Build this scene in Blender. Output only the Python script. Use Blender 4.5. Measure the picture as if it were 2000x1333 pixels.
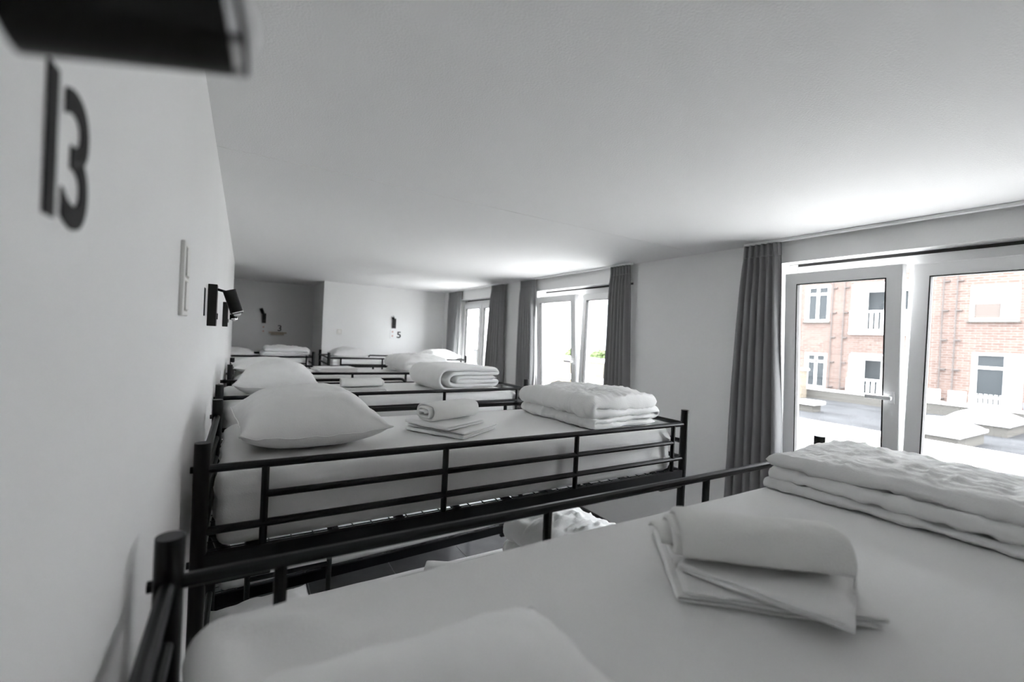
import bpy, bmesh, math, random
from mathutils import Vector, Matrix, noise
PI = math.pi
for o in list(bpy.data.objects): bpy.data.objects.remove(o)
scene = bpy.context.scene
C = scene.collection

# ------------------------------------------------------------------ camera
CAMZ = 1.87                       # the room's floor is z = 0
def setup_camera():
    cx, cy = 1000., 666.5
    VX, VY = (2410., 728.), (477., 633.)          # vanishing points of the room's two directions
    f = math.sqrt(-((VX[0]-cx)*(VY[0]-cx) + (VX[1]-cy)*(VY[1]-cy)))
    X = Vector((VX[0]-cx, cy-VX[1], -f)).normalized()
    Y = Vector((VY[0]-cx, cy-VY[1], -f)).normalized()
    Z = X.cross(Y).normalized()
    cd = bpy.data.cameras.new('camera'); cam = bpy.data.objects.new('camera', cd); C.objects.link(cam)
    cam.matrix_world = Matrix.Translation((0, 0, CAMZ)) @ Matrix((X, Y, Z)).to_4x4()
    cd.sensor_width = 36; cd.lens = f*36/2000
    cd.clip_start = 0.01; cd.clip_end = 300
    cd.dof.use_dof = True; cd.dof.focus_distance = 1.9; cd.dof.aperture_fstop = 1.9
    scene.camera = cam
setup_camera()

# ------------------------------------------------------------------ light
SKY = 3.0
w = bpy.data.worlds.new('sky'); scene.world = w; w.use_nodes = True
w.node_tree.nodes['Background'].inputs[0].default_value = (0.93, 0.965, 1.0, 1)
w.node_tree.nodes['Background'].inputs[1].default_value = SKY
sd = bpy.data.lights.new('sun', 'SUN'); sun = bpy.data.objects.new('sun', sd); C.objects.link(sun)
sd.energy = 1.5; sd.angle = math.radians(3); sd.color = (1, 0.97, 0.93)
sun.rotation_euler = Vector((0.14, 0.45, -0.88)).to_track_quat('-Z', 'Y').to_euler()
sun.location = (0, 0, 12)
vs = scene.view_settings
vs.view_transform = 'Standard'; vs.look = 'None'; vs.gamma = 1; vs.use_curve_mapping = False
vs.exposure = 3.12

# ------------------------------------------------------------------ materials
MATS = {}
def mat(name, col, rough=0.6, metal=0.0, bump=None, var=None, spec=0.5, sheen=0.0):
    """bump=(scale, distance, detail); var=(scale, amount)"""
    m = bpy.data.materials.new(name); m.use_nodes = True
    nt = m.node_tree; b = nt.nodes['Principled BSDF']
    b.inputs['Base Color'].default_value = (*col, 1); b.inputs['Roughness'].default_value = rough
    b.inputs['Metallic'].default_value = metal; b.inputs['Specular IOR Level'].default_value = spec
    if sheen: b.inputs['Sheen Weight'].default_value = sheen
    tc = nt.nodes.new('ShaderNodeTexCoord')
    if bump:
        n = nt.nodes.new('ShaderNodeTexNoise'); n.inputs['Scale'].default_value = bump[0]; n.inputs['Detail'].default_value = bump[2]
        bp = nt.nodes.new('ShaderNodeBump'); bp.inputs['Distance'].default_value = bump[1]; bp.inputs['Strength'].default_value = 1
        nt.links.new(tc.outputs['Object'], n.inputs['Vector']); nt.links.new(n.outputs['Fac'], bp.inputs['Height'])
        nt.links.new(bp.outputs['Normal'], b.inputs['Normal'])
    if var:
        n = nt.nodes.new('ShaderNodeTexNoise'); n.inputs['Scale'].default_value = var[0]; n.inputs['Detail'].default_value = 4
        r = nt.nodes.new('ShaderNodeValToRGB')
        lo = [c*(1-var[1]) for c in col]; hi = [min(1, c*(1+var[1])) for c in col]
        r.color_ramp.elements[0].color = (*lo, 1); r.color_ramp.elements[1].color = (*hi, 1)
        r.color_ramp.elements[0].position = .3; r.color_ramp.elements[1].position = .7
        nt.links.new(tc.outputs['Object'], n.inputs['Vector']); nt.links.new(n.outputs['Fac'], r.inputs['Fac'])
        nt.links.new(r.outputs['Color'], b.inputs['Base Color'])
    MATS[name] = m
    return m
WALL = mat('white_wall_paint', (.91, .91, .905), .7, bump=(90, .0006, 3), var=(1.5, .015))
CEIL = mat('spackled_ceiling', (.90, .90, .90), .8, bump=(150, .0012, 4))
LINEN = mat('white_linen', (.88, .88, .87), .85, bump=(260, .0006, 3), sheen=.1)
TERRY = mat('white_terry', (.87, .87, .845), .95, bump=(420, .0015, 4), sheen=.2)
DUVET = mat('white_duvet_cotton', (.89, .89, .88), .85, bump=(120, .0010, 4), sheen=.1)
BLACK = mat('black_powder_coat', (.0035, .004, .0055), .40, bump=(400, .0001, 2), spec=.28)
LAMPB = mat('black_satin_lamp', (.003, .003, .003), .36, spec=.3)
CHROME = mat('chrome', (.75, .75, .75), .18, 1.0)
CURT = mat('grey_curtain_cloth', (.25, .248, .252), .9, bump=(300, .0006, 3), sheen=.15)
PVC = mat('white_window_plastic', (.90, .90, .90), .35)
PLAST = mat('cream_switch_plastic', (.88, .87, .84), .4)
PLASTD = mat('switch_shadow_gap', (.50, .48, .43), .5)
TILE = mat('dark_grey_floor_tile', (.085, .085, .088), .45, bump=(60, .0004, 4), var=(7, .18))
GROUT = mat('pale_floor_grout', (.42, .42, .42), .9)
SKIRT = mat('black_skirting_tile', (.03, .03, .032), .5)
GASK = mat('black_gasket', (.02, .02, .02), .6)
WOODS = mat('shelf_wood', (.45, .38, .30), .6, var=(12, .15))
RED = mat('red_indicator', (.62, .38, .33), .4)
NUM = mat('black_vinyl_number', (.004, .004, .0045), .7, spec=.2)
# outside
def brick_mat():
    m = bpy.data.materials.new('red_brick'); m.use_nodes = True; nt = m.node_tree; b = nt.nodes['Principled BSDF']
    tc = nt.nodes.new('ShaderNodeTexCoord'); mp = nt.nodes.new('ShaderNodeMapping')
    sx = nt.nodes.new('ShaderNodeSeparateXYZ'); cb = nt.nodes.new('ShaderNodeCombineXYZ')
    nt.links.new(tc.outputs['Object'], sx.inputs[0])
    nt.links.new(sx.outputs['Y'], cb.inputs['X']); nt.links.new(sx.outputs['Z'], cb.inputs['Y'])
    t = nt.nodes.new('ShaderNodeTexBrick')
    t.inputs['Color1'].default_value = (.046, .026, .0195, 1); t.inputs['Color2'].default_value = (.068, .043, .034, 1)
    t.inputs['Mortar'].default_value = (.082, .071, .066, 1); t.inputs['Scale'].default_value = 1.0
    t.inputs['Brick Width'].default_value = .30; t.inputs['Row Height'].default_value = .095; t.inputs['Mortar Size'].default_value = .012
    nt.links.new(cb.outputs[0], t.inputs['Vector']); nt.links.new(t.outputs['Color'], b.inputs['Base Color'])
    b.inputs['Roughness'].default_value = .9
    return m
BRICK = brick_mat()
XWHITE = mat('white_exterior_paint', (.78, .78, .77), .6)
XGLASS = mat('dark_house_glass', (.022, .025, .027), .2, spec=.06)
XPIPE = mat('zinc_downpipe', (.025, .02, .018), .6)
XBLIND = mat('tan_roller_blind', (.046, .036, .031), .8)
ROOFG = mat('grey_roof_felt', (.028, .029, .031), .95, var=(1.2, .2), bump=(30, .004, 4), spec=.05)
ROOFW = mat('pale_roof_gravel', (.36, .355, .345), .95, bump=(40, .006, 4))
DOME = mat('opal_skylight', (.86, .87, .88), .25)
CURB = mat('grey_skylight_curb', (.034, .032, .028), .8)
STONE = mat('tan_terrace_block', (.085, .072, .055), .9, var=(3, .15))
LEAF = mat('green_foliage', (.05, .075, .022), .8, var=(8, .4))
BLUE = mat('blue_tarp', (.06, .09, .16), .6)
def glass_mat():
    m = bpy.data.materials.new('window_glass'); m.use_nodes = True; nt = m.node_tree
    for n in list(nt.nodes): nt.nodes.remove(n)
    out = nt.nodes.new('ShaderNodeOutputMaterial'); mx = nt.nodes.new('ShaderNodeMixShader')
    tr = nt.nodes.new('ShaderNodeBsdfTransparent'); gl = nt.nodes.new('ShaderNodeBsdfGlossy')
    tr.inputs[0].default_value = (.97, .97, .97, 1); gl.inputs['Roughness'].default_value = .02
    lw = nt.nodes.new('ShaderNodeLayerWeight'); lw.inputs['Blend'].default_value = .5       # symmetric on both faces of the pane
    pw = nt.nodes.new('ShaderNodeMath'); pw.operation = 'POWER'; pw.inputs[1].default_value = 5
    ma = nt.nodes.new('ShaderNodeMath'); ma.operation = 'MULTIPLY_ADD'; ma.inputs[1].default_value = .9; ma.inputs[2].default_value = .035
    nt.links.new(lw.outputs['Facing'], pw.inputs[0]); nt.links.new(pw.outputs[0], ma.inputs[0])
    nt.links.new(ma.outputs[0], mx.inputs[0]); nt.links.new(tr.outputs[0], mx.inputs[1]); nt.links.new(gl.outputs[0], mx.inputs[2])
    nt.links.new(mx.outputs[0], out.inputs[0])
    return m
GLASS = glass_mat()

# ------------------------------------------------------------------ helpers
def tag(o, label=None, cat=None, group=None, kind=None):
    if label: o['label'] = label
    if cat: o['category'] = cat
    if group: o['group'] = group
    if kind: o['kind'] = kind
    return o
def empty(name, loc=(0, 0, 0), rz=0, label=None, cat=None, group=None, kind=None):
    o = bpy.data.objects.new(name, None); C.objects.link(o)
    o.location = loc; o.rotation_euler = (0, 0, rz); o.empty_display_size = .1
    return tag(o, label, cat, group, kind)
def link(name, me, parent=None, loc=None, rot=None):
    o = bpy.data.objects.new(name, me); C.objects.link(o)
    if parent: o.parent = parent
    if loc is not None: o.location = loc
    if rot is not None: o.rotation_euler = rot
    return o
class MB:
    def __init__(s): s.v = []; s.f = []
    def box(s, x0, x1, y0, y1, z0, z1):
        b = len(s.v)
        s.v += [(x, y, z) for x in (x0, x1) for y in (y0, y1) for z in (z0, z1)]
        s.f += [tuple(b+i for i in q) for q in ((0, 1, 3, 2), (4, 6, 7, 5), (0, 4, 5, 1), (2, 3, 7, 6), (0, 2, 6, 4), (1, 5, 7, 3))]
        return s
    def tube(s, pts, r, seg=10):
        pts = [Vector(p) for p in pts]; n = len(pts); rs = r if isinstance(r, (list, tuple)) else [r]*n
        b = len(s.v); ref = None
        for i, p in enumerate(pts):
            d = (pts[min(i+1, n-1)] - pts[max(i-1, 0)]).normalized()
            if ref is None:
                ref = Vector((0, 0, 1)) if abs(d.z) < .9 else Vector((1, 0, 0))
            u = (ref - d*ref.dot(d)).normalized(); ref = u; q = d.cross(u)
            for k in range(seg):
                a = 2*PI*(k+.5)/seg
                s.v.append(tuple(p + (u*math.cos(a) + q*math.sin(a))*rs[i]))
        for i in range(n-1):
            for k in range(seg):
                k2 = (k+1) % seg
                s.f.append((b+i*seg+k, b+i*seg+k2, b+(i+1)*seg+k2, b+(i+1)*seg+k))
        s.f.append(tuple(b+k for k in reversed(range(seg)))); s.f.append(tuple(b+(n-1)*seg+k for k in range(seg)))
        return s
    def mesh(s, name, m, smooth=False, bevel=0):
        me = bpy.data.meshes.new(name); me.from_pydata(s.v, [], s.f)
        bm = bmesh.new(); bm.from_mesh(me)
        bmesh.ops.recalc_face_normals(bm, faces=bm.faces)
        if bevel:
            bmesh.ops.bevel(bm, geom=list(bm.edges), offset=bevel, segments=2, affect='EDGES', profile=.5)
        bm.to_mesh(me); bm.free()
        if smooth:
            me.polygons.foreach_set('use_smooth', [True]*len(me.polygons))
        me.materials.append(m); me.update()
        return me
    def build(s, name, m, parent=None, smooth=False, bevel=0, loc=None, rot=None):
        return link(name, s.mesh(name, m, smooth, bevel), parent, loc, rot)
def sharp(me, ang=35):
    """smooth the round sides and keep the end rims sharp"""
    bm = bmesh.new(); bm.from_mesh(me)
    for e in bm.edges:
        if len(e.link_faces) == 2 and e.calc_face_angle(0) > math.radians(ang): e.smooth = False
    for f in bm.faces: f.smooth = True
    bm.to_mesh(me); bm.free(); return me
def tubeobj(name, pts, r, m, parent, seg=12):
    return link(name, sharp(MB().tube(pts, r, seg).mesh(name, m)), parent)
def struct(o): o['kind'] = 'structure'; return o

# ------------------------------------------------------------------ the room
LX, WX, BY, FY, CZ = -.128, 3.15, -1.6, 7.63, 2.62
AY0, AY1, AX0, AX1 = 6.46, 8.75, -1.35, 1.07           # the recess at the far end
fl = struct(MB().box(AX0-.15, WX+.28, BY-.15, AY1+.15, -.25, -.003).build('floor', GROUT))
tm = MB().box(0, .594, 0, .594, -.006, 0).mesh('tile', TILE)
for i in range(8):
    for j in range(18):
        x, y = -1.33+.6*i, -1.58+.6*j
        if x+.3 < LX-.2 and y < AY0-.5: continue
        if x+.594 > WX+.1 or y+.594 > AY1+.1: continue
        link('tile', tm, fl, (x, y, 0))
struct(MB().box(AX0-.15, WX+.28, BY-.15, AY1+.15, CZ, CZ+.2).build('ceiling', CEIL))
struct(MB().box(LX+.002, WX-.10, 2.276, 2.284, CZ-.0014, CZ).build('trim_1', CEIL))
struct(MB().box(LX-.15, LX, BY, AY0, 0, CZ).box(AX0, LX-.15, AY0-.1, AY0, 0, CZ).build('wall_left', WALL))
struct(MB().box(AX1+.06, WX, FY, FY+.12, 0, CZ).box(AX1, AX1+.06, FY-.025, AY1, 0, CZ).build('wall_far', WALL))
struct(MB().box(AX0-.15, AX1, AY1, AY1+.15, 0, CZ).box(AX0-.15, AX0, AY0-.1, AY1, 0, CZ).build('wall_recess', WALL))
struct(MB().box(LX-.15, WX+.28, BY-.15, BY, 0, CZ).build('wall_back', WALL))
def wall_openings(name, xa, xb, y0, y1, z0, z1, ops, m, depth=None):
    """a wall of planes x=xa (room side) and x=xb with real openings and their reveals"""
    ys = sorted({y0, y1, *[o[0] for o in ops], *[o[1] for o in ops]}); zs = sorted({z0, z1, *[o[2] for o in ops], *[o[3] for o in ops]})
    mb = MB()
    def quad(*p): b = len(mb.v); mb.v.extend(p); mb.f.append((b, b+1, b+2, b+3))
    for i in range(len(ys)-1):
        for j in range(len(zs)-1):
            yc, zc = (ys[i]+ys[i+1])/2, (zs[j]+zs[j+1])/2
            if any(o[0] < yc < o[1] and o[2] < zc < o[3] for o in ops): continue
            for x in (xa, xb):
                quad((x, ys[i], zs[j]), (x, ys[i+1], zs[j]), (x, ys[i+1], zs[j+1]), (x, ys[i], zs[j+1]))
    for o in list(ops)+[(y0, y1, z0, z1)]:
        a, b, c, d = o[:4]
        quad((xa, a, c), (xb, a, c), (xb, a, d), (xa, a, d)); quad((xa, b, c), (xb, b, c), (xb, b, d), (xa, b, d))
        quad((xa, a, c), (xb, a, c), (xb, b, c), (xa, b, c)); quad((xa, a, d), (xb, a, d), (xb, b, d), (xa, b, d))
    me = bpy.data.meshes.new(name); me.from_pydata(mb.v, [], mb.f)
    bm = bmesh.new(); bm.from_mesh(me); bmesh.ops.remove_doubles(bm, verts=bm.verts, dist=1e-5)
    bmesh.ops.recalc_face_normals(bm, faces=bm.faces); bm.to_mesh(me); bm.free()
    me.materials.append(m)
    return link(name, me)
WINS = [(.29, 1.645, 1.0, 2.47), (3.00, 4.62, 1.0, 2.465), (5.55, 6.92, 1.0, 2.455)]
struct(wall_openings('wall_window', WX, WX+.28, BY, FY+.12, 0, CZ, WINS, WALL))
struct(MB().box(WX-.012, WX, BY, FY, 0, .10).build('baseboard_right', SKIRT))

def frame_mb(y0, y1, z0, z1, x0, x1, wd):
    """a rectangular frame with mitred corners"""
    mb = MB(); b = 0
    for x in (x0, x1):
        mb.v += [(x, y0, z0), (x, y1, z0), (x, y1, z1), (x, y0, z1), (x, y0+wd, z0+wd), (x, y1-wd, z0+wd), (x, y1-wd, z1-wd), (x, y0+wd, z1-wd)]
    for k in range(4):
        k2 = (k+1) % 4
        mb.f += [(k, k2, k2+4, k+4), (8+k, 8+k+4, 8+k2+4, 8+k2), (k, k+8, k2+8, k2), (k+4, k2+4, k2+12, k+12)]
    return mb
def make_window(n, o, tilts):
    y0, y1, z0, z1 = o; ym = (y0+y1)/2; xf = WX+.10
    root = empty('window_%d' % n, (xf, ym, z0), kind='structure')
    h = z1-z0; a = (y1-y0)/2
    fr = .055
    MB().box(0, .07, -a, -a+fr, 0, h).build('frame_jamb', PVC, root, bevel=.004)
    MB().box(0, .07, a-fr, a, 0, h).build('frame_jamb', PVC, root, bevel=.004)
    MB().box(0, .07, -a+fr, a-fr, 0, .06).build('frame_sill', PVC, root, bevel=.004)
    MB().box(0, .07, -a+fr, a-fr, h-.085, h-.02).build('frame_head', PVC, root, bevel=.004)
    MB().box(.005, .06, -a+.03, a-.03, h-.02, h-.002).build('ventilation_strip', GASK, root)
    MB().box(.01, .07, -.022, .022, .06, h-.085).build('mullion', PVC, root, bevel=.003)
    MB().box(-.10, 0, -a, a, -.02, .012).build('sill_board', PVC, root, bevel=.004)
    for s, tilt in zip((1, -1), tilts):
        sw = a-fr-.008; zb, zt = .05, h-.078
        ya, yb = (.008, sw+.018) if s > 0 else (-sw-.018, -.008)
        sm = frame_mb(ya, yb, 0, zt-zb, -.045, .015, .075)
        so = sm.build('sash', PVC, root, bevel=.005, loc=(0, 0, zb), rot=(0, -math.radians(tilt), 0))
        MB().box(-.018, -.010, ya+.07, yb-.07, .07, zt-zb-.07).build('pane', GLASS, so)
        frame_mb(ya+.073, yb-.073, .073, zt-zb-.073, -.0465, -.012, .006).build('gasket', GASK, so)
        if s > 0:
            zh = .585
            hb = MB().box(-.055, -.045, ya+.018, ya+.05, zh-.035, zh+.035)
            hb.box(-.085, -.055, ya+.026, ya+.042, zh-.009, zh+.009).box(-.095, -.078, ya+.022, ya+.145, zh-.011, zh+.011)
            hb.build('handle', CHROME if n > 3 else PVC, so, bevel=.003)
            MB().box(-.05, .0, yb+.002, yb+.022, .0, .075).build('hinge', PLAST, so, bevel=.003)
    return root
make_window(1, WINS[0], (4.0, 0)); make_window(2, WINS[1], (4.0, 0)); make_window(3, WINS[2], (0, 0))

# ------------------------------------------------------------------ bunk beds
BL, BW = 2.05, .81
ZT, Z1, Z2, Z3, ZS = 1.537, 1.463, 1.373, 1.288, 1.17      # post top, three guard rails, bottom of the side rail
RR = .0115
META = {}
def shared(key, fn):
    if key not in META: META[key] = fn()
    return META[key]
def tmesh(pts, r, seg=10): return sharp(MB().tube(pts, r, seg).mesh('bar', BLACK))
def make_bed(x0, y0, rz, near, far, label):
    """near / far: 'full', or ('left'|'right') = the side where the guard rail leaves a gap for the ladder"""
    root = empty('bunk_bed', (x0, y0, 0), rz, label, 'bunk bed', 'bunk beds standing across the dormitory')
    pm = shared('post', lambda: tmesh([(0, 0, 0), (0, 0, ZT)], .0195, 16))
    for x in (0, BL):
        for y in (0, BW): link('post', pm, root, (x, y, 0))
    bo = shared('bolt', lambda: tmesh([(-.026, 0, 0), (-.019, 0, 0)], .009, 10))
    for y in (0, BW):
        for z in (Z1, ZS+.03): link('bolt', bo, root, (0, y, z))
    # end rails
    em = shared('end', lambda: tmesh([(0, 0, 0), (0, BW, 0)], RR))
    for x in (0, BL):
        for z in (Z1, Z2, Z3, .70, .55): link('end_rail', em, root, (x, 0, z))
        link('end_beam', shared('endbeam', lambda: MB().box(-.012, .012, 0, BW, 0, .055).mesh('end_beam', BLACK, bevel=.003)), root, (x, 0, ZS))
        link('end_beam', shared('endbeam', None), root, (x, 0, .33))
    # side rails (angle profile) of both bunks
    def side():
        m = MB().box(.0, BL, -.014, -.008, 0, .058).box(.0, BL, -.014, .028, 0, .006).box(0, BL, -.014, .006, .052, .058)
        return m.mesh('side_rail', BLACK)
    sm = shared('side', side)
    brk = shared('bracket', lambda: MB().box(.0, .16, -.016, .012, -.03, .0).mesh('bracket', BLACK, bevel=.003))
    for z in (ZS, .335):
        for y, r in ((0, 0), (BW, PI)):
            s = link('side_rail', sm, root, (0 if r == 0 else BL, y, z), (0, 0, r))
            for x in (0.018, BL-.178): link('bracket', brk, s, (x, 0, 0))
    # guard rails
    full = shared('gfull', lambda: tmesh([(0, 0, 0), (BL, 0, 0)], RR))
    inner = shared('ginner', lambda: tmesh([(.155, 0, 0), (1.965, 0, 0)], RR*.92))
    vert = shared('gvert', lambda: tmesh([(0, 0, ZS+.04), (0, 0, Z1)], RR*.95, 8))
    def guard(y, mode):
        if mode == 'full':
            for z in (Z1, Z3): link('guard_rail', full, root, (0, y, z))
            link('guard_rail', inner, root, (0, y, Z2))
            for x in (.155, .725, 1.335, 1.965): link('rail_upright', vert, root, (x, y, 0))
        else:
            r = .05
            if mode == 'left': xs, xe, sg = .50, BL, 1
            else: xs, xe, sg = 1.36, 0, -1
            def curved():
                pts = [(xs, 0, ZS+.02), (xs, 0, Z1-r)]
                for k in range(1, 7):
                    a = k/6*PI/2
                    pts.append((xs+sg*r*(1-math.cos(a)), 0, Z1-r+r*math.sin(a)))
                pts.append((xe, 0, Z1)); return tmesh(pts, RR)
            link('guard_rail', shared('gc'+mode, curved), root, (0, y, 0))
            for z in (Z2, Z3):
                link('guard_rail', shared('gs'+mode, lambda: tmesh([(xs, 0, 0), (xe, 0, 0)], RR*.92)), root, (0, y, z))
            for x in ((.95, 1.45, 1.965) if mode == 'left' else (.08, .55, .98)): link('rail_upright', vert, root, (x, y, 0))
            # ladder in the gap
            lx0, lx1 = (.14, .49) if mode == 'left' else (1.50, 1.85)
            yo = y + (.03 if y > .4 else -.03)
            um = shared('ladup', lambda: tmesh([(0, 0, 0), (0, 0, ZS+.10)], .0125))
            lad = link('ladder_upright', um, root, (lx0, yo, 0)); link('ladder_upright', um, root, (lx1, yo, 0))
            rm = shared('rung'+mode, lambda: tmesh([(lx0, 0, 0), (lx1, 0, 0)], .011))
            for z in (.22, .70, .95): link('rung', rm, root, (0, yo, z))
    guard(0, near); guard(BW, far)
    # bed bases: flat cross bars and a wire mesh
    slm = shared('slat', lambda: MB().box(-.016, .016, .0, BW, 0, .006).mesh('slat', BLACK))
    def wires():
        m = MB(); t = .0016
        y = .06
        while y < BW-.03: m.box(.01, BL-.01, y-t, y+t, 0, 2*t); y += .055
        x = .05
        while x < BL-.02: m.box(x-t, x+t, .0, BW, 2*t, 4*t); x += .062
        return m.mesh('wire_mesh', BLACK)
    wm = shared('wires', wires)
    for z in (ZS+.036, .372):
        for k in range(9): link('slat', slm, root, (.14+k*.222, 0, z-.004))
        tag(link('wire_mesh', wm, root, (0, 0, z)), kind='stuff')
    return root
B1 = make_bed(-.085, .035, 0, 'right', 'full', 'black metal bunk bed beneath the large number 13')
B2 = make_bed(-.085, 1.47, 0, 'full', 'left', 'black metal bunk bed next after the one under number 13, towel in its middle')
B3 = make_bed(-.100, 2.83, math.radians(3.3), 'full', 'right', 'black metal bunk bed carrying the smooth rolled duvet with spiral folds')
B4 = make_bed(-.085, 4.20, 0, 'left', 'full', 'black metal bunk bed whose rail curves down, behind the rolled duvet bed')
B5 = make_bed(1.0, 6.40, 0, 'full', 'full', 'black metal bunk bed below the number 5 along the end wall')
B6 = make_bed(.82-BL, 6.52, 0, 'full', 'full', 'black metal bunk bed standing in the shaded recess')

# ------------------------------------------------------------------ soft things
def nz(p, f, seed=0): return noise.noise(Vector((p[0]*f+seed*7.3, p[1]*f-seed*3.1, p[2]*f+seed*1.7)))
def rounded_box(nx, ny, nzv, lx, ly, lz, r, fn=None):
    """closed rounded box, origin at the middle of its bottom"""
    bm = bmesh.new(); idx = {}
    def put(i, j, k):
        if (i, j, k) in idx: return idx[(i, j, k)]
        def spread(t, n, l):           # more cuts near the edges
            t = t/n*2-1; return l/2*math.copysign(abs(t)**.75, t)
        p = Vector((spread(i, nx, lx), spread(j, ny, ly), spread(k, nzv, lz)))
        q = Vector((max(-lx/2+r, min(lx/2-r, p.x)), max(-ly/2+r, min(ly/2-r, p.y)), max(-lz/2+r, min(lz/2-r, p.z))))
        d = p-q; nrm = d.normalized() if d.length > 1e-6 else Vector((0, 0, 1 if k else -1))
        p = q+nrm*r
        p.z += lz/2
        if fn: p = fn(p, nrm)
        idx[(i, j, k)] = bm.verts.new(p); return idx[(i, j, k)]
    def side(a, b, f):
        for u in range(a):
            for v in range(b):
                try: bm.faces.new([put(*f(u, v)), put(*f(u+1, v)), put(*f(u+1, v+1)), put(*f(u, v+1))])
                except ValueError: pass
    for k in (0, nzv): side(nx, ny, lambda u, v, k=k: (u, v, k))
    for j in (0, ny): side(nx, nzv, lambda u, v, j=j: (u, j, v))
    for i in (0, nx): side(ny, nzv, lambda u, v, i=i: (i, u, v))
    bmesh.ops.recalc_face_normals(bm, faces=bm.faces)
    return bm
def bm_obj(name, bm, m, parent=None, loc=None, rot=None):
    me = bpy.data.meshes.new(name); bm.to_mesh(me); bm.free()
    me.polygons.foreach_set('use_smooth', [True]*len(me.polygons)); me.materials.append(m)
    return link(name, me, parent, loc, rot)
MTH = .222
def mattress(bed, upper, label, seed=0, crease=.35, dy=0., wide=.75, pulled=False):
    def fn(p, n):
        side = 1-abs(n.z)
        w = .006*nz((p.x*.35, p.y*.35, p.z*1.6), 9, seed)*side + .003*nz((p.x*.5, p.y*.5, p.z*2), 22, seed+3)*side
        c = max(0, 1-min(abs(abs(p.x)-.97), .35)/.35)*max(0, 1-min(abs(abs(p.y)-.36), .3)/.3)     # corners pull into creases
        w += crease*c*(.008*nz((p.x*1.2+p.z*.8, p.y, p.z*2.2), 16, seed+5)+.009*(1-abs(nz((p.x*1.5-p.y*.6, p.y*1.3, p.z*1.5), 9, seed+6)))**5)
        w += side*(.006+.010*max(0, abs(p.x)-.5)/.47)*(1-abs(nz((p.x*.5+p.z*1.2, p.y*.5, p.z*2.5-p.x*.25), 8, seed+8)))**6
        if pulled:      # the fitted sheet's elastic gathers at the free corner by the head
            dx, dyy = p.x+.977, wide/2-p.y; rr = math.hypot(dx, dyy)
            w += .0065*math.sin(math.atan2(dyy, dx)*11+4*nz(p, 5, seed))*math.exp(-((rr-.15)/.09)**2)
            w += .005*(1-abs(nz((p.x*1.1+p.y*.7, p.y-p.x*.4, 0), 7, seed+2)))**8*math.exp(-(rr/.4)**2)
        w += .0015*nz(p, 4, seed+9)*(n.z > .5)
        return p+n*w
    bm = rounded_box(96, 44, 14, 1.955, wide, MTH, .036, fn)
    z = (ZS+.046) if upper else .382
    o = bm_obj('mattress', bm, LINEN)
    o.matrix_world = Matrix.Translation(bed.location) @ Matrix.Rotation(bed.rotation_euler.z, 4, 'Z') @ Matrix.Translation((BL/2-.01, BW/2+dy, z))
    return tag(o, label, 'mattress', 'white sheeted mattresses on the bunks')
mattress(B1, True, 'white sheeted upper mattress of the bunk under number 13', 1, .35, -.017, .71, True)
mattress(B2, True, 'white sheeted upper mattress behind the full three-rail guard, next after number 13 bunk', 2)
mattress(B3, True, 'white sheeted upper mattress under the smooth rolled duvet', 3)
mattress(B4, True, 'white sheeted upper mattress behind the rail that curves down', 4)
mattress(B5, True, 'white sheeted upper mattress below the number 5', 5)
mattress(B6, True, 'white sheeted upper mattress in the shaded recess', 6)
mattress(B2, False, 'white sheeted lower mattress with bright edge, seen beneath a bunk side rail', 7, wide=.775)
mattress(B3, False, 'white sheeted lower mattress with its side above a black rail and floor tiles', 8, wide=.77)
TOP = ZS+.046+MTH          # upper mattress top
LOW = .382+MTH

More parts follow.
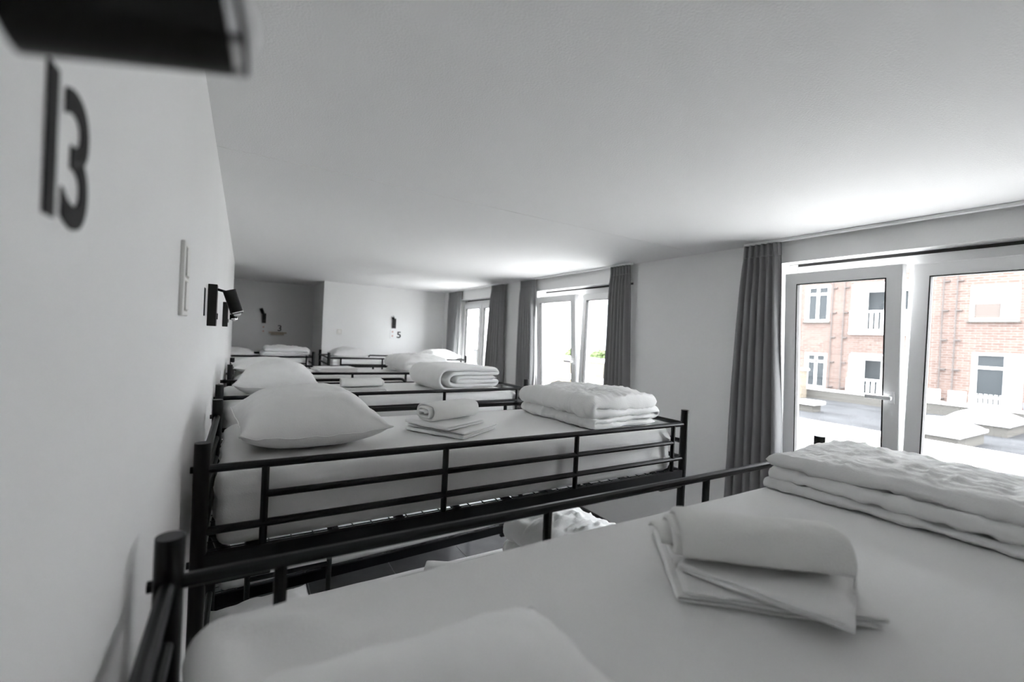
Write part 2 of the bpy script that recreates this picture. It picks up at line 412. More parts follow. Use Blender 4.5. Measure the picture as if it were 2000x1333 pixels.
def pillow(loc, rz, label, a=.26, b=.33, T=.16, seed=0, tilt=(0, 0), rc=.03, group='white pillows on the bunks'):
    n = 44; bm = bmesh.new(); V = {}
    for side in (1, -1):
        for i in range(n+1):
            for j in range(n+1):
                if side < 0 and (i in (0, n) or j in (0, n)): V[(side, i, j)] = V[(1, i, j)]; continue
                u = math.sin((i/n*2-1)*PI/2); v = math.sin((j/n*2-1)*PI/2)
                x = a*u*(1-.09*(1-v*v)*abs(u)); y = b*v*(1-.07*(1-u*u)*abs(v)); k = 1-rc*(abs(u*v))**3; x *= k; y *= k
                h = ((1-abs(u)**2.6)*(1-abs(v)**2.8))
                h = max(h, 0)**.6*T
                rim = .30*T + .02*(abs(u)*abs(v))**3
                z = rim + (h*.72 if side > 0 else -h*.36)
                e = max(abs(u), abs(v))
                p = Vector((x, y, z))
                wr = .012*nz((x, y, 0), 7, seed)*h/T + .006*nz((x*1.0, y*1.0, z), 19, seed+2) + .004*nz((x, y, z), 40, seed+4)*e
                wr -= .010*abs(nz((x*1.3-y*.6, y*1.2, 0), 6, seed+8))*(h/T)
                p.z += wr*(1 if side > 0 else .3); p.z = max(p.z, .001)
                V[(side, i, j)] = bm.verts.new(p)
    for side in (1, -1):
        for i in range(n):
            for j in range(n):
                q = [V[(side, i, j)], V[(side, i+1, j)], V[(side, i+1, j+1)], V[(side, i, j+1)]]
                try: bm.faces.new(q if side > 0 else q[::-1])
                except ValueError: pass
    o = bm_obj('pillow', bm, LINEN, None, loc, (tilt[0], tilt[1], rz))
    # piped seam round the edge
    pts = []
    for k in range(4*n):
        s, r = divmod(k, n)
        i, j = ((r, 0), (n, r), (n-r, n), (0, n-r))[s]
        u = math.sin((i/n*2-1)*PI/2); v = math.sin((j/n*2-1)*PI/2)
        x = a*u*(1-.09*(1-v*v)*abs(u)); y = b*v*(1-.07*(1-u*u)*abs(v)); k = 1-rc*(abs(u*v))**3; x *= k; y *= k
        z = max(.001, .30*T + .02*(abs(u)*abs(v))**3 + .006*nz((x, y, .30*T), 19, seed+2)+.004*nz((x, y, .3*T), 40, seed+4))
        pts.append((x*1.004, y*1.004, z))
    pts.append(pts[0])
    link('seam', MB().tube(pts, .0024, 5).mesh('seam', LINEN, True), o)
    return tag(o, label, 'pillow', group)
pillow((.135, .275, TOP+.002), 0, 'white pillow on the bunk under number 13', .235, .23, .145, 1, rc=.10)
pillow((.225, 1.90, TOP+.002), .06, 'plump white pillow with visible edge seam, beside folded linen and small rolled towel', .25, .31, .195, 2)
pillow((.20, 3.22, TOP+.002), -.06, 'white pillow on the bunk with the smooth rolled duvet', .235, .30, .20, 3)
pillow((.195, 4.62, TOP+.002), .05, 'thick flat white pillow on the bunk with the rail curving down', .28, .30, .135, 4)
pillow((1.32, 6.80, TOP+.002), 0, 'white pillow below the number 5, against the left post of the end bunk', .25, .30, .16, 5)
pillow((2.74, 6.80, TOP+.002), .1, 'bright white pillow beside the window curtain on the end bunk', .28, .30, .17, 6)
pillow((-.10, 6.95, TOP+.002), 0, 'white pillow in the shaded recess beside a heaped duvet', .24, .30, .11, 7)
pillow((.115, 1.93, LOW+.002), .1, 'white pillow on the lower bunk, seen behind black posts near the floor', .21, .29, .12, 8)

def ribbon(center, thick, L, nst, seed, edge=.03, wr=(.006, .003, .0015), ripple=.01, tele=0., sag=None, zmin=.001, freq=1.0, cr=0.):
    """a folded cloth: the strip `center` (u, z points, thickness per point) swept along v"""
    n = len(center); cen = [Vector((p[0], 0, p[1])) for p in center]
    nor = []
    for i in range(n):
        d = (cen[min(i+1, n-1)]-cen[max(i-1, 0)]).normalized(); nor.append(Vector((-d.z, 0, d.x)))
    arc = [0]
    for i in range(1, n): arc.append(arc[-1]+(cen[i]-cen[i-1]).length)
    tot = arc[-1]
    verts = []; faces = []; m = 2*n
    for s in range(nst+1):
        t = s/nst; t = .5-.5*math.cos(PI*t)*(.25)-(.5-t)*.75 if False else t
        # stations bunched towards the two edges
        tt = t*2-1; tt = math.copysign(1-(1-abs(tt))**1.25, tt)
        v = tt*L/2; de = (1-abs(tt))*L/2
        e = math.sqrt(max(0, 1-(1-min(de, edge)/edge)**2))*.88+.12
        for sd in (1, -1):
            rng = range(n) if sd > 0 else range(n-1, -1, -1)
            for i in rng:
                endt = min(arc[i], tot-arc[i]); ee = math.sqrt(max(0, 1-(1-min(endt, edge*.7)/(edge*.7))**2))*.85+.15
                th = thick[i] if isinstance(thick, list) else thick
                off = th*.5*1.02*e*ee
                vv = v+tele*(i/n-.5) + ripple*nz((arc[i], sd*.0, tt*.6), 9, seed)*abs(tt)
                p = cen[i]+nor[i]*sd*off
                p = Vector((p.x, vv, p.z))
                amp = min(1, th/.03)
                w = wr[0]*nz((arc[i], vv, 0), 6*freq, seed)+wr[1]*nz((arc[i]*.8, vv*1.3, sd), 17*freq, seed+3)-wr[2]*2*abs(nz((arc[i]*1.5+vv, vv-arc[i]*.5, sd), 24*freq, seed+5))
                q1 = (arc[i]*1.6+.05*nz((arc[i], vv, 3), 8, seed), vv*.55, sd*.7); q2 = (arc[i]*.6, vv*1.7+.06*nz((arc[i], vv, 5), 7, seed), sd*.7+4)
                c1 = (1-abs(nz(q1, 15*freq, seed+6)))**5; c2 = (1-abs(nz(q2, 13*freq, seed+7)))**5
                w += cr*(c1*(.5+.5*nz(q2, 4, seed))+c2*(.5+.5*nz(q1, 4, seed)))
                p += nor[i]*sd*w*e
                if sag: p = sag(p, tt)
                p.z = max(zmin, p.z)
                verts.append(tuple(p))
    for s in range(nst):
        for k in range(m):
            k2 = (k+1) % m
            faces.append((s*m+k, s*m+k2, (s+1)*m+k2, (s+1)*m+k))
    for s in (0, nst):
        for i in range(n-1):
            faces.append((s*m+i, s*m+i+1, s*m+m-2-i, s*m+m-1-i))
    mb = MB(); mb.v = verts; mb.f = faces
    return mb
def serpentine(layers, width, ts, seed=0, jit=.015, step=.02, start=1):
    """folded to and fro; ts = thickness of each layer, from the bottom"""
    rnd = random.Random(seed); pts = []; th = []
    z = 0; mids = []
    for t in ts: mids.append(z+t/2); z += t
    d = start
    xs = -d*width/2
    for k in range(layers):
        xe = d*width/2+rnd.uniform(-jit, jit)
        nseg = max(4, int(abs(xe-xs)/step))
        for q in range(nseg+1):
            pts.append((xs+(xe-xs)*q/nseg, mids[k])); th.append(ts[k])
        if k < layers-1:
            r = (mids[k+1]-mids[k])/2; zc = (mids[k]+mids[k+1])/2
            for q in range(1, 8):
                a = -PI/2+PI*q/8
                pts.append((xe+d*r*math.cos(a)*1.15, zc+r*math.sin(a))); th.append(ts[k]+(ts[k+1]-ts[k])*q/8)
        xs = xe; d = -d
    return pts, th
def spiral(turns, w, h, t, step=10, flat=1.0):
    """flattened roll, outermost turn last; z starts at 0"""
    pts = []; n = int(turns*28)
    for i in range(n+1):
        a = i/n*turns*2*PI; r = i/n
        R = t*.5+ (h/2-t)*r
        ww = w*(.35+.65*r)/2-h/2*(.3+.7*r)
        c, s = math.cos(a), math.sin(a)
        pts.append((R*c+math.copysign(max(0, ww), c)*min(1, abs(c)*2.2), R*s))
    mz = min(p[1] for p in pts)
    return [(p[0], p[1]-mz+t/2) for p in pts]
def soft(name, mb, m, loc, rz, label, cat, group=None, rot=None):
    o = mb.build(name, m, None, True, loc=loc, rot=rot or (0, 0, rz))
    return tag(o, label, cat, group)
DG = 'folded white duvets at the bed feet'
def puff(amp, wx, wy):
    def f(p, tt):
        p.z *= 1+amp*(1-min(1, (p.x/wx)**2))*(1-tt*tt)-amp*.3
        return p
    return f
pt, th = serpentine(5, .46, [.013, .014, .016, .020, .042], 3, .012, start=-1, step=.009)
soft('duvet', ribbon(pt, th, .70, 110, 11, .03, (.010, .006, .003), .02, sag=puff(.14, .3, .4), cr=.011), DUVET, (1.69, .425, TOP+.003), .08,
     'crumpled white duvet folded in thin layers, on the bunk under number 13', 'duvet', DG)
pt, th = serpentine(4, .44, [.028, .030, .038, .060], 5, .012, start=-1, step=.010)
soft('duvet', ribbon(pt, th, .60, 90, 12, .035, (.012, .006, .003), .02, sag=puff(.15, .3, .4), cr=.012), DUVET, (1.665, 1.895, TOP+.003), .06,
     'quilted white duvet folded in thick layers, beside the tall right post of a three-rail guard', 'duvet', DG)
def nested():
    """folded double twice: nested arches open to the right"""
    pts = []
    hs = [(.085, -.30, .0), (.06, -.20, .0), (.036, -.13, .0)]
    zc = .092
    # outer: bottom right -> left arch -> top right, then back inside
    def arch(R, xl, xr0, xr1, rev):
        a = [(xr0+(xl+R-xr0)*q/12, zc-R) for q in range(13)]
        a += [(xl+R-R*1.1*math.sin(PI*q/14), zc-R*math.cos(PI*q/14)) for q in range(1, 14)]
        a += [(xl+R+(xr1-xl-R)*q/12, zc+R) for q in range(13)]
        return a[::-1] if rev else a
    A = arch(.078, -.26, .25, .20, False); B = arch(.045, -.185, .20, .235, True); D = arch(.0145, -.12, .235, .22, False)
    def turn(p, q, k=5):
        r = (p[1]-q[1])/2; zc2 = (p[1]+q[1])/2
        return [(p[0]+abs(r)*1.2*math.sin(PI*i/(k+1))+(q[0]-p[0])*i/(k+1), zc2+r*math.cos(PI*i/(k+1))) for i in range(1, k+1)]
    return A+turn(A[-1], B[0])+B+turn(B[-1], D[0])+D
pt = nested()
soft('duvet', ribbon(pt, .0325, .56, 56, 13, .03, (.006, .005, .0025), .015), DUVET, (1.47, 3.27, TOP+.003), math.radians(3.3),
     'smooth white duvet rolled up with its spiral folds showing', 'duvet', DG)
pt, th = serpentine(3, .46, [.045, .055, .07], 8, .02, start=1)
soft('duvet', ribbon(pt, th, .58, 50, 14, .045, (.018, .012, .006), .02, sag=puff(.2, .3, .4), cr=.014), DUVET, (1.62, 4.60, TOP+.003), .1,
     'rumpled white duvet heaped in loose folds, behind the rolled duvet', 'duvet', DG)
pt, th = serpentine(3, .50, [.035, .04, .05], 9, .02, start=-1)
soft('duvet', ribbon(pt, th, .55, 40, 15, .045, (.014, .01, .005), .02, sag=puff(.2, .3, .4), cr=.014), DUVET, (.50, 6.93, TOP+.003), 0,
     'white duvet heaped in the shaded recess', 'duvet', DG)
pt, th = serpentine(4, .42, [.05, .055, .06, .075], 10, .02, start=-1)
soft('duvet', ribbon(pt, th, .58, 50, 16, .05, (.02, .014, .007), .02, sag=puff(.2, .3, .4), cr=.014), DUVET, (1.60, 1.90, LOW+.003), .1,
     'bright white duvet heaped on the lower bunk near the floor', 'duvet', DG)

TG = 'folded linen sets laid on the bunks'; RG = 'rolled towels laid on the bunks'
def linen(loc, rz, label, w=.27, L=.26, n=3, seed=0, t=.011, wr=(.003, .002, .001), start=1):
    pt, th = serpentine(n, w, [t]*n, seed, .006, .012, start)
    return soft('folded_sheet', ribbon(pt, th, L, 36, seed, .008, wr, .006), LINEN, loc, rz, label, 'folded sheet', TG)
def towel(loc, rz, label, L=.30, w=.12, h=.085, seed=0, tele=.03):
    return soft('rolled_towel', ribbon(spiral(2.6, w, h, .013), .013, L, 40, seed, .012, (.003, .002, .001), .008, tele), TERRY, loc, rz, label, 'towel', RG)
# on the bunk under number 13
linen((.84, .465, TOP+.002), math.radians(-41), 'white folded sheet lying flat under the linen and rolled towel, number 13 bunk', .30, .26, 3, 21, .0075, start=-1)
linen((.825, .425, TOP+.027), math.radians(-70), 'white folded pillowcase slanting over a flat sheet under the rolled towel, number 13 bunk', .25, .22, 2, 22, .008, start=-1)
towel((.80, .462, TOP+.045), math.radians(-40)+PI/2, 'thick white rolled towel on folded linen, number 13 bunk', .275, .13, .09, 23, -.055)
linen((.815, 1.82, TOP+.002), math.radians(33), 'white folded sheet at the bottom of the linen stack between plump pillow and quilted duvet', .27, .30, 3, 24, .0095, start=-1)
linen((.79, 1.835, TOP+.032), math.radians(26), 'white folded pillowcase between a flat sheet and the towel, beside the plump pillow', .24, .25, 2, 25, .010, start=-1)
towel((.80, 1.84, TOP+.053), math.radians(-72), 'white rolled towel on stacked linen between plump pillow and quilted duvet', .27, .15, .09, 26)
linen((.74, 3.22, TOP+.002), math.radians(0), 'white folded sheet under the towel, beside the smooth rolled duvet', .26, .22, 3, 27, .008)
towel((.73, 3.20, TOP+.028), math.radians(90), 'white rolled towel between a pillow and the smooth rolled duvet', .28, .12, .075, 28)
linen((.78, 4.62, TOP+.002), math.radians(10), 'white folded linen on the bunk with the rail curving down', .34, .26, 4, 29, .012)
towel((.95, 2.13, LOW+.002), math.radians(60), 'small white towel on the lower bunk near the floor', .18, .10, .06, 30)

# ------------------------------------------------------------------ curtains
def curtain(y0t, y1t, y0b, y1b, label, seed=0, folds=6, x=WX-.075):
    """pleated curtain from the ceiling track to a little below the sill"""
    ns, nzv = folds*14, 46; zt = CZ-.021; zb = .72; rnd = random.Random(seed)
    ph = [rnd.uniform(-.5, .5) for _ in range(folds+1)]
    root = empty('curtain', (x, (y0t+y1t)/2, 0), 0, label, 'curtain', 'dark grey curtains hanging beside the windows')
    ym = (y0t+y1t)/2
    def surf(za, zb2, nr, grow):
        mb = MB()
        for r in range(nr+1):
            z = za+(zb2-za)*r/nr; t = max(0, (zt-z)/(zt-zb)); k = min(1, t*1.15)
            ya = y0t+(y0b-y0t)*k**.8; yb = y1t+(y1b-y1t)*k**.8
            pin = max(0, 1-abs(t-.035)/.05)
            for s in range(ns+1):
                u = s/ns
                wob = .035*nz((u*3, t*1.5, seed), 1.3, seed)
                a = 2*PI*folds*(u+wob*t*1.5)
                am = .030*(.55+.45*min(1, t*6))*(1-.45*pin)*(1+.3*nz((u*5, t, 0), 1, seed+3))
                xx = am*math.sin(a)+.010*math.sin(a*2+1)*(1-t*.5)+grow*math.cos(a)*0
                yy = ya+(yb-ya)*u+.010*math.cos(a)*min(1, t*3)-ym
                mb.v.append((xx, yy, z))
        for r in range(nr):
            for s in range(ns):
                q = r*(ns+1)+s
                mb.f.append((q, q+1, q+ns+2, q+ns+1))
        return mb
    d = surf(zt, zb, nzv, 0).build('drape', CURT, root, True)
    md = d.modifiers.new('thick', 'SOLIDIFY'); md.thickness = .003; md.offset = 0
    h = surf(zt+.004, zt-.085, 6, .0).build('heading_tape', CURT, root, True)
    md = h.modifiers.new('thick', 'SOLIDIFY'); md.thickness = .008; md.offset = 0
    return root
def track(y0, y1, label):
    o = MB().box(WX-.092, WX-.058, y0, y1, CZ-.016, CZ).build('curtain_track', PVC, bevel=.002)
    tag(o, label, 'curtain track', 'white curtain tracks on the ceiling')
curtain(1.625, 1.865, 1.53, 1.92, 'dark grey pleated curtain beside the window facing the brick building', 1, 6)
curtain(2.99, 3.22, 2.90, 3.235, 'dark grey pleated curtain next to the bare wall, at the window showing a shrub', 2, 6)
curtain(4.58, 4.87, 4.47, 4.88, 'dark grey pleated curtain at the hinged sash of the window showing a green bush', 3, 6)
curtain(5.33, 5.66, 5.27, 5.78, 'dark grey pleated curtain slanting across the edge of the farthest window', 4, 6)
curtain(6.80, 7.30, 6.98, 7.26, 'dark grey pleated curtain in the corner beside the end bunk and bright pillow', 5, 6, WX-.045)
track(-.1, 1.87, 'white curtain track above the window facing the brick building')
track(2.95, 4.90, 'white curtain track above the window showing a green bush')
track(5.30, 7.32, 'white curtain track above the farthest window near the end bunk')

# ------------------------------------------------------------------ wall lamps, numbers, sockets
LG = 'black reading lamps on the walls'
def lamp(loc, rz, label, head=((.070, 0, .150), (.102, .0, .055)), pivot=None, r=.0235):
    root = empty('wall_lamp', loc, rz, label, 'wall lamp', LG)
    p = MB().box(.0, .031, -.03, .03, 0, .168).build('backplate', LAMPB, root, bevel=.002)
    MB().box(.031, .035, -.012, .012, .028, .052).build('switch', GASK, p, bevel=.001)
    a, b = Vector(head[0]), Vector(head[1])
    pv = pivot or ((.030, 0, .150), tuple(a+(b-a)*.12))
    tubeobj('arm', pv, .0055, LAMPB, root, 8)
    hd = link('head', sharp(MB().tube([a, b], r, 24).mesh('head', LAMPB)), root)
    d = (b-a).normalized()
    tubeobj('rim', [b-d*.008, b-d*.003], r+.0012, CHROME, hd, 24)
    tubeobj('bulb', [b, b+d*.005, b+d*.009], [r*.6, r*.55, r*.3], PVC, hd, 16)
    return root
lamp((LX, .225, CZ-.60), 0, 'black reading lamp in front of the number 13', ((.022, .085, .004), (.119, .085, .026)), ((.03, .0, .02), (.045, .05, .02), (.045, .085, .02)), .0275)
lamp((LX, 2.16, 1.855), 0, 'black reading lamp with tilted cylinder head beside the switch plate')
lamp((LX, 3.60, 1.845), 0, 'black reading lamp on the wall half hidden behind a tilted lamp head', ((.06, 0, .15), (.065, 0, .05)))
lamp((LX, 2.05, .89), 0, 'black reading lamp for the lower bunk, behind a bed post')
lamp((2.225, FY, 1.92), -PI/2, 'black reading lamp above the number 5', ((.07, -.03, .165), (.095, -.055, .20)))
lamp((.29, AY1, 1.90), -PI/2, 'black reading lamp above a small shelf in the shaded recess', ((.07, -.02, .165), (.095, -.055, .25)))

NG = 'black numbers on the walls'
def number(txt, loc, rot, height, label, squeeze=1.0):
    root = empty('wall_number', loc, 0, label, 'number', NG); root.rotation_euler = rot
    adv = 0
    for ch in txt:
        cu = bpy.data.curves.new('digit', 'FONT'); cu.body = ch; cu.size = height/.72; cu.extrude = .0008; cu.offset = height*.022
        t = bpy.data.objects.new('digit', cu); C.objects.link(t)
        bpy.context.view_layer.update()
        me = bpy.data.meshes.new_from_object(t.evaluated_get(bpy.context.evaluated_depsgraph_get()))
        bpy.data.objects.remove(t)
        xs = [v.co.x for v in me.vertices]; w0 = min(xs); wd = max(xs)-w0
        for v in me.vertices: v.co.x = (v.co.x-w0)*squeeze+adv
        me.materials.clear(); me.materials.append(NUM)
        link('digit', me, root)
        adv += wd*squeeze+height*.13
    return root
WALLROT = (PI/2, 0, PI/2)          # reads along +Y on the left wall, facing +X
number('13', (LX+.001, .449, 1.87+.076), WALLROT, .112, 'large black number 13 on the wall', 1.05)
number('11', (LX+.001, 1.945, 1.87+.025), WALLROT, .103, 'black number on the wall seen edge-on, beside the tilted reading lamp')
number('5', (2.285, FY-.001, 1.87-.112), (PI/2, 0, 0), .112, 'black number 5 on the end wall', 1.1)
number('3', (.505, AY1-.001, 1.87-.095), (PI/2, 0, 0), .105, 'black number 3 above the small shelf in the recess')

def socket(loc, rz, label, n=2, red=False, cat='switch', w=.082, pitch=.071, hgt=None):
    root = empty('wall_switch', loc, rz, label, cat)
    H = pitch*n+.014
    MB().box(0, .009, -w/2, w/2, 0, H).build('frame', PLAST if not red else PVC, root, bevel=.002)
    for k in range(n):
        z = .007+pitch*k
        if red:
            c = MB().box(.009, .0105, -.012, .012, z+.022, z+.048).build('port', RED, root)
        else:
            c = MB().box(.009, .0125, -.027, .027, z+.007, z+pitch-.007).build('rocker', PLAST, root, bevel=.002)
            MB().box(.009, .0095, -.030, .030, z+.004, z+pitch-.004).build('gap', PLASTD, root)
    return root
socket((LX, 1.285, 1.882), 0, 'cream double light switch plate on the wall between number 13 and the lamp', 2, pitch=.078, w=.10)
socket((2.205, FY, 1.745), -PI/2, 'small double socket with red dots beside the number 5', 2, True, 'socket')
socket((1.335, FY, 1.78), -PI/2, 'blank white switch plate on the end wall above the left pillow', 1)
socket((.285, AY1, 1.72), -PI/2, 'small double socket under the lamp in the shaded recess', 2, True, 'socket')
socket((WX, 3.41, .43), PI, 'white wall socket low down beside the bare wall and floor', 1, cat='socket')
sh = empty('wall_shelf', (.505, AY1, 1.745), 0, 'small wooden shelf below the number 3 in the recess', 'shelf')
MB().box(-.135, .135, -.10, 0, -.012, .012).build('board', WOODS, sh, bevel=.003)
MB().box(-.10, .10, -.012, 0, -.04, -.012).build('bracket', WOODS, sh)

# ------------------------------------------------------------------ outside
R0 = 1.87-2.1                      # flat roof level
struct(MB().box(13.0, 60, -40, 60, R0-.5, R0).build('roof_felt', ROOFG))
struct(MB().box(WX+.30, 13.0, -40, 60, R0-.5, R0+.03).build('roof_gravel', ROOFW))
struct(MB().box(12.95, 13.3, -40, 60, R0-.1, R0+.24).build('roof_kerb', XWHITE))
par = MB().box(22.1, 22.4, -12, 12.6, R0, R0+.40).build('parapet', CURB)
tag(par, 'low grey roof parapet in front of the brick building', 'parapet')
MB().box(22.05, 22.45, -12, 12.6, R0+.40, R0+.46).build('coping', XWHITE, par)

FX = 23.5; zo = 1.87
bld = empty('apartment_building', (FX, 6, R0), 0, 'red brick apartment building with white windows and balconies outside', 'building')
def bpart(name, mb, m, parent=None, bevel=0):
    o = mb.build(name, m, None, bevel=bevel)
    for v in o.data.vertices: v.co -= bld.location
    o.parent = parent or bld
    return o
balc = [(6.55, 9.13, zo+.96, zo+3.17), (6.55, 9.10, R0+.05, zo+.03), (6.55, 9.13, zo+3.95, zo+6.1)]
wins = [(10.0, 11.05, zo+1.45, zo+3.19), (10.0, 10.95, zo-1.72, zo-.05), (10.0, 11.05, zo+4.4, zo+6.1),
        (4.03, 5.29, zo+1.46, zo+2.80), (3.85, 5.16, R0+.05, zo+.28), (4.03, 5.29, zo+4.4, zo+5.75),
        (2.3, 3.72, zo+1.46, zo+2.80), (2.3, 3.66, R0+.05, zo+.28), (-.6, .6, zo+1.46, zo+2.80), (-.6, .6, R0+.05, zo+.28)]
fw = wall_openings('facade', FX, FX+1.3, -9, 12.4, R0, zo+7.5, balc+wins, BRICK)
for v in fw.data.vertices: v.co -= bld.location
fw.parent = bld
bpart('roof', MB().box(FX-.25, FX+10, -9.2, 12.6, zo+7.5, zo+7.8), XWHITE)
bpart('side_wall', MB().box(FX+1.3, FX+10, -9, 12.4, R0, zo+7.5), BRICK)
def xwin(o, blind=False, panel=0., split=2):
    y0, y1, z0, z1 = o
    f = bpart('window', frame_mb(y0, y1, z0, z1, FX+.02, FX+.14, .10), XWHITE)
    ye = y0+panel
    if panel: bpart('panel', MB().box(FX+.04, FX+.12, y0+.1, ye, z0+.1, z1-.1), XWHITE, f)
    n = split; wy = (y1-.1-max(ye, y0+.1))/n
    for k in range(n):
        a = max(ye, y0+.1)+wy*k
        bpart('pane', MB().box(FX+.09, FX+.11, a+.04, a+wy-.04, z0+.1, z1-.1), XGLASS, f)
        if k: bpart('bar', MB().box(FX+.05, FX+.13, a-.05, a+.05, z0+.1, z1-.1), XWHITE, f)
    if blind:
        bpart('blind', MB().box(FX+.065, FX+.085, max(ye, y0+.1)+.02, y1-.12, z0+.1, z0+.1+(z1-z0)*.42), XBLIND, f)
        bpart('upper_blind', MB().box(FX+.065, FX+.085, max(ye, y0+.1)+.02, y1-.12, z0+.1+(z1-z0)*.42, z1-.1), XWHITE, f)
    else:
        bpart('transom', MB().box(FX+.05, FX+.13, max(ye, y0+.1), y1-.1, z0+(z1-z0)*.74, z0+(z1-z0)*.74+.09), XWHITE, f)
        bpart('net_curtain', MB().box(FX+.12, FX+.135, max(ye, y0+.1), y1-.1, z0+.1, z1-.1), XWHITE, f)
    bpart('sill', MB().box(FX-.10, FX+.05, y0-.06, y1+.06, z0-.06, z0), CURB, f)
for i, o in enumerate(wins): xwin(o, i in (3, 6), .46 if i in (3, 4, 6, 7) else 0, 2 if i < 3 else 1)
for y0, y1, z0, z1 in balc:
    b = bpart('balcony', MB().box(FX+1.15, FX+1.29, y0, y1, z0, z1).box(FX+.02, FX+1.2, y1-.06, y1-.002, z0, z1).box(FX+.02, FX+1.2, y0+.002, y0+.06, z0, z1).box(FX+.02, FX+1.2, y0, y1, z1-.06, z1-.002), XWHITE)
    bpart('floor_slab', MB().box(FX-.15, FX+1.15, y0, y1, z0-.08, z0+.02), XWHITE, b)
    bpart('door', frame_mb(8.18, 8.98, z0+.02, z1-.20, FX+1.06, FX+1.15, .09), XWHITE, b)
    bpart('door_glass', MB().box(FX+1.09, FX+1.12, 8.27, 8.89, z0+.11, z1-.29), XGLASS, b)
    bpart('second_door_glass', MB().box(FX+1.12, FX+1.15, 6.9, 7.6, z0+.7, z1-.29), XGLASS, b)
    bpart('top_rail', MB().box(FX-.12, FX-.06, y0, y1, z0+.90, z0+.97), XWHITE, b)
    bpart('lower_rail', MB().box(FX-.12, FX-.06, y0, y1, z0+.08, z0+.14), XWHITE, b)
    y = y0+.06
    while y < y1:
        bpart('baluster', MB().box(FX-.105, FX-.075, y-.045, y+.045, z0+.14, z0+.90), XWHITE, b); y += .19
for y in (9.86, 9.39, 6.04, 5.65):
    p = bpart('downpipe', MB().tube([(FX-.07, y, R0+.1), (FX-.07, y, zo+7.4)], .022, 8), XPIPE)
    z = R0+.5
    while z < zo+7:
        bpart('pipe_bracket', MB().box(FX-.09, FX+.01, y-.17, y+.03, z, z+.04), XPIPE, p); z += 1.15
def skylight(x, y, sx, sy, h, label):
    r = empty('roof_skylight', (x, y, R0), 0, label, 'skylight', 'opal skylights on the flat roof')
    MB().box(-sx/2+.06, sx/2-.06, -sy/2+.06, sy/2-.06, 0, .30).build('curb', CURB, r)
    bm = bmesh.new(); n = 14; V = {}
    for i in range(n+1):
        for j in range(n+1):
            u, v = i/n*2-1, j/n*2-1
            V[i, j] = bm.verts.new((u*sx/2, v*sy/2, .36+h*(max(0, (1-u*u)*(1-v*v)))**.6))
    for i in range(n):
        for j in range(n): bm.faces.new([V[i, j], V[i+1, j], V[i+1, j+1], V[i, j+1]])
    ring = [V[i, 0] for i in range(n)]+[V[n, j] for j in range(n)]+[V[n-i, n] for i in range(n)]+[V[0, n-j] for j in range(n)]
    low = [bm.verts.new((q.co.x, q.co.y, .29)) for q in ring]
    for k in range(len(ring)):
        k2 = (k+1) % len(ring); bm.faces.new([ring[k], ring[k2], low[k2], low[k]])
    bm.faces.new(low); bmesh.ops.recalc_face_normals(bm, faces=bm.faces)
    bm_obj('dome', bm, DOME, r)
skylight(14.95, 3.85, 2.2, 1.4, .26, 'white domed skylight on the flat roof next to the pale kerb')
skylight(18.95, 3.78, 2.2, 1.35, .28, 'white domed skylight on the flat roof nearer the brick building')
# roof clutter in front of the brick building
vb = MB().box(16.9, 17.5, 7.55, 8.1, R0, R0+.26).build('vent_box', CURB); tag(vb, 'small grey roof vent with a white cap on the flat roof', 'vent')
MB().box(16.8, 17.6, 7.45, 8.2, R0+.26, R0+.36).build('cap', XWHITE, vb)
ch = MB().box(21.4, 21.9, 10.05, 10.50, R0, R0+1.25).build('chimney', STONE); tag(ch, 'square pale chimney beside the roof parapet', 'chimney')
MB().box(21.35, 21.95, 10.0, 10.55, R0+1.25, R0+1.33).build('cap', XWHITE, ch)
fe = empty('picket_fence', (22.6, 4.4, R0+.46), 0, 'white picket fence panel on the terrace edge of the brick building', 'fence')
for k in range(9): MB().box(-.02, .02, -.5+k*.125, -.43+k*.125, -.46, .42).build('picket', XWHITE, fe)
for z in (.02, .30): MB().box(.02, .05, -.55, .6, z, z+.05).build('rail', XWHITE, fe)
def garden_chair(x, y, rz, label):
    r = empty('garden_chair', (x, y, R0), rz, label, 'garden chair', 'white garden chairs outside')
    MB().box(-.24, .24, -.24, .24, .40, .44).build('seat', XWHITE, r, bevel=.01)
    MB().box(-.24, .24, .20, .25, .44, .90).build('backrest', XWHITE, r, bevel=.01)
    for a in (-.21, .21):
        for b in (-.21, .21): MB().box(a-.02, a+.02, b-.02, b+.02, 0, .40).build('leg', XWHITE, r)
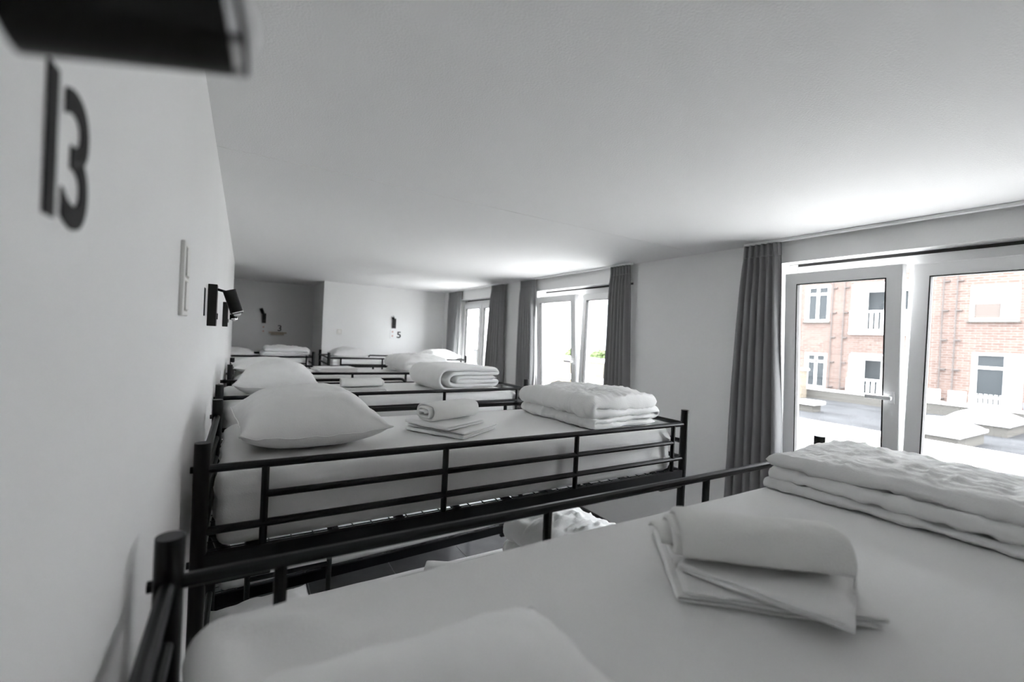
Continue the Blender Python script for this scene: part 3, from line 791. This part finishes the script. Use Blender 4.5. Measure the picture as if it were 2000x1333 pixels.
garden_chair(22.85, 5.3, PI/2, 'white garden chair by the downpipes outside'); garden_chair(22.85, 6.0, PI/2, 'white garden chair under the downpipe farther from the picket fence')
bm = rounded_box(12, 12, 8, .3, .75, .75, .14, lambda p, n: p+n*.05*nz(p, 4, 2))
tag(bm_obj('tarpaulin', bm, BLUE, None, (22.75, 3.3, R0)), 'blue tarpaulin bundle behind the roof parapet', 'tarpaulin')
# terrace with shrubs seen through the second window
t1 = MB().box(9.0, 10.0, 8.6, 12.2, R0, zo-.62).build('terrace_wall', STONE, bevel=.02); tag(t1, 'tan terrace wall carrying green shrubs', 'wall')
t2 = MB().box(7.6, 8.2, 7.2, 10.2, R0, zo-1.05).build('terrace_wall', STONE, bevel=.02); tag(t2, 'lower tan terrace wall in front of the shrub wall', 'wall')
MB().box(8.95, 10.05, 8.55, 12.25, zo-.62, zo-.57).build('coping', XWHITE, t1); MB().box(7.55, 8.25, 7.15, 10.25, zo-1.05, zo-1.0).build('coping', XWHITE, t2)
def shrub(x, y, z, r, seed, label):
    root = empty('shrub', (x, y, z), 0, label, 'shrub', 'green shrubs on the terrace')
    rnd = random.Random(seed); mb = MB()
    for k in range(900):
        d = Vector((rnd.gauss(0, 1), rnd.gauss(0, 1), rnd.gauss(0, 1))).normalized()*r*(rnd.random()**.4)
        d.z = abs(d.z)*.8+.05
        a = Vector((rnd.gauss(0, 1), rnd.gauss(0, 1), rnd.gauss(0, 1))).normalized()*.05; b = a.orthogonal().normalized()*.025
        i = len(mb.v); mb.v += [tuple(d-a), tuple(d+b), tuple(d+a), tuple(d-b)]; mb.f.append((i, i+1, i+2, i+3))
    tag(mb.build('foliage', LEAF, root), kind='stuff')
    for k in range(4): tubeobj('stem', [(0, 0, 0), (rnd.uniform(-.4, .4)*r, rnd.uniform(-.4, .4)*r, r*.6)], .012, STONE, root, 5)
shrub(9.4, 10.15, zo-.56, .34, 1, 'green leafy shrub on the terrace wall, by the window opening gap')
shrub(9.5, 11.55, zo-.56, .30, 2, 'green shrub on the terrace wall, behind the window handle')
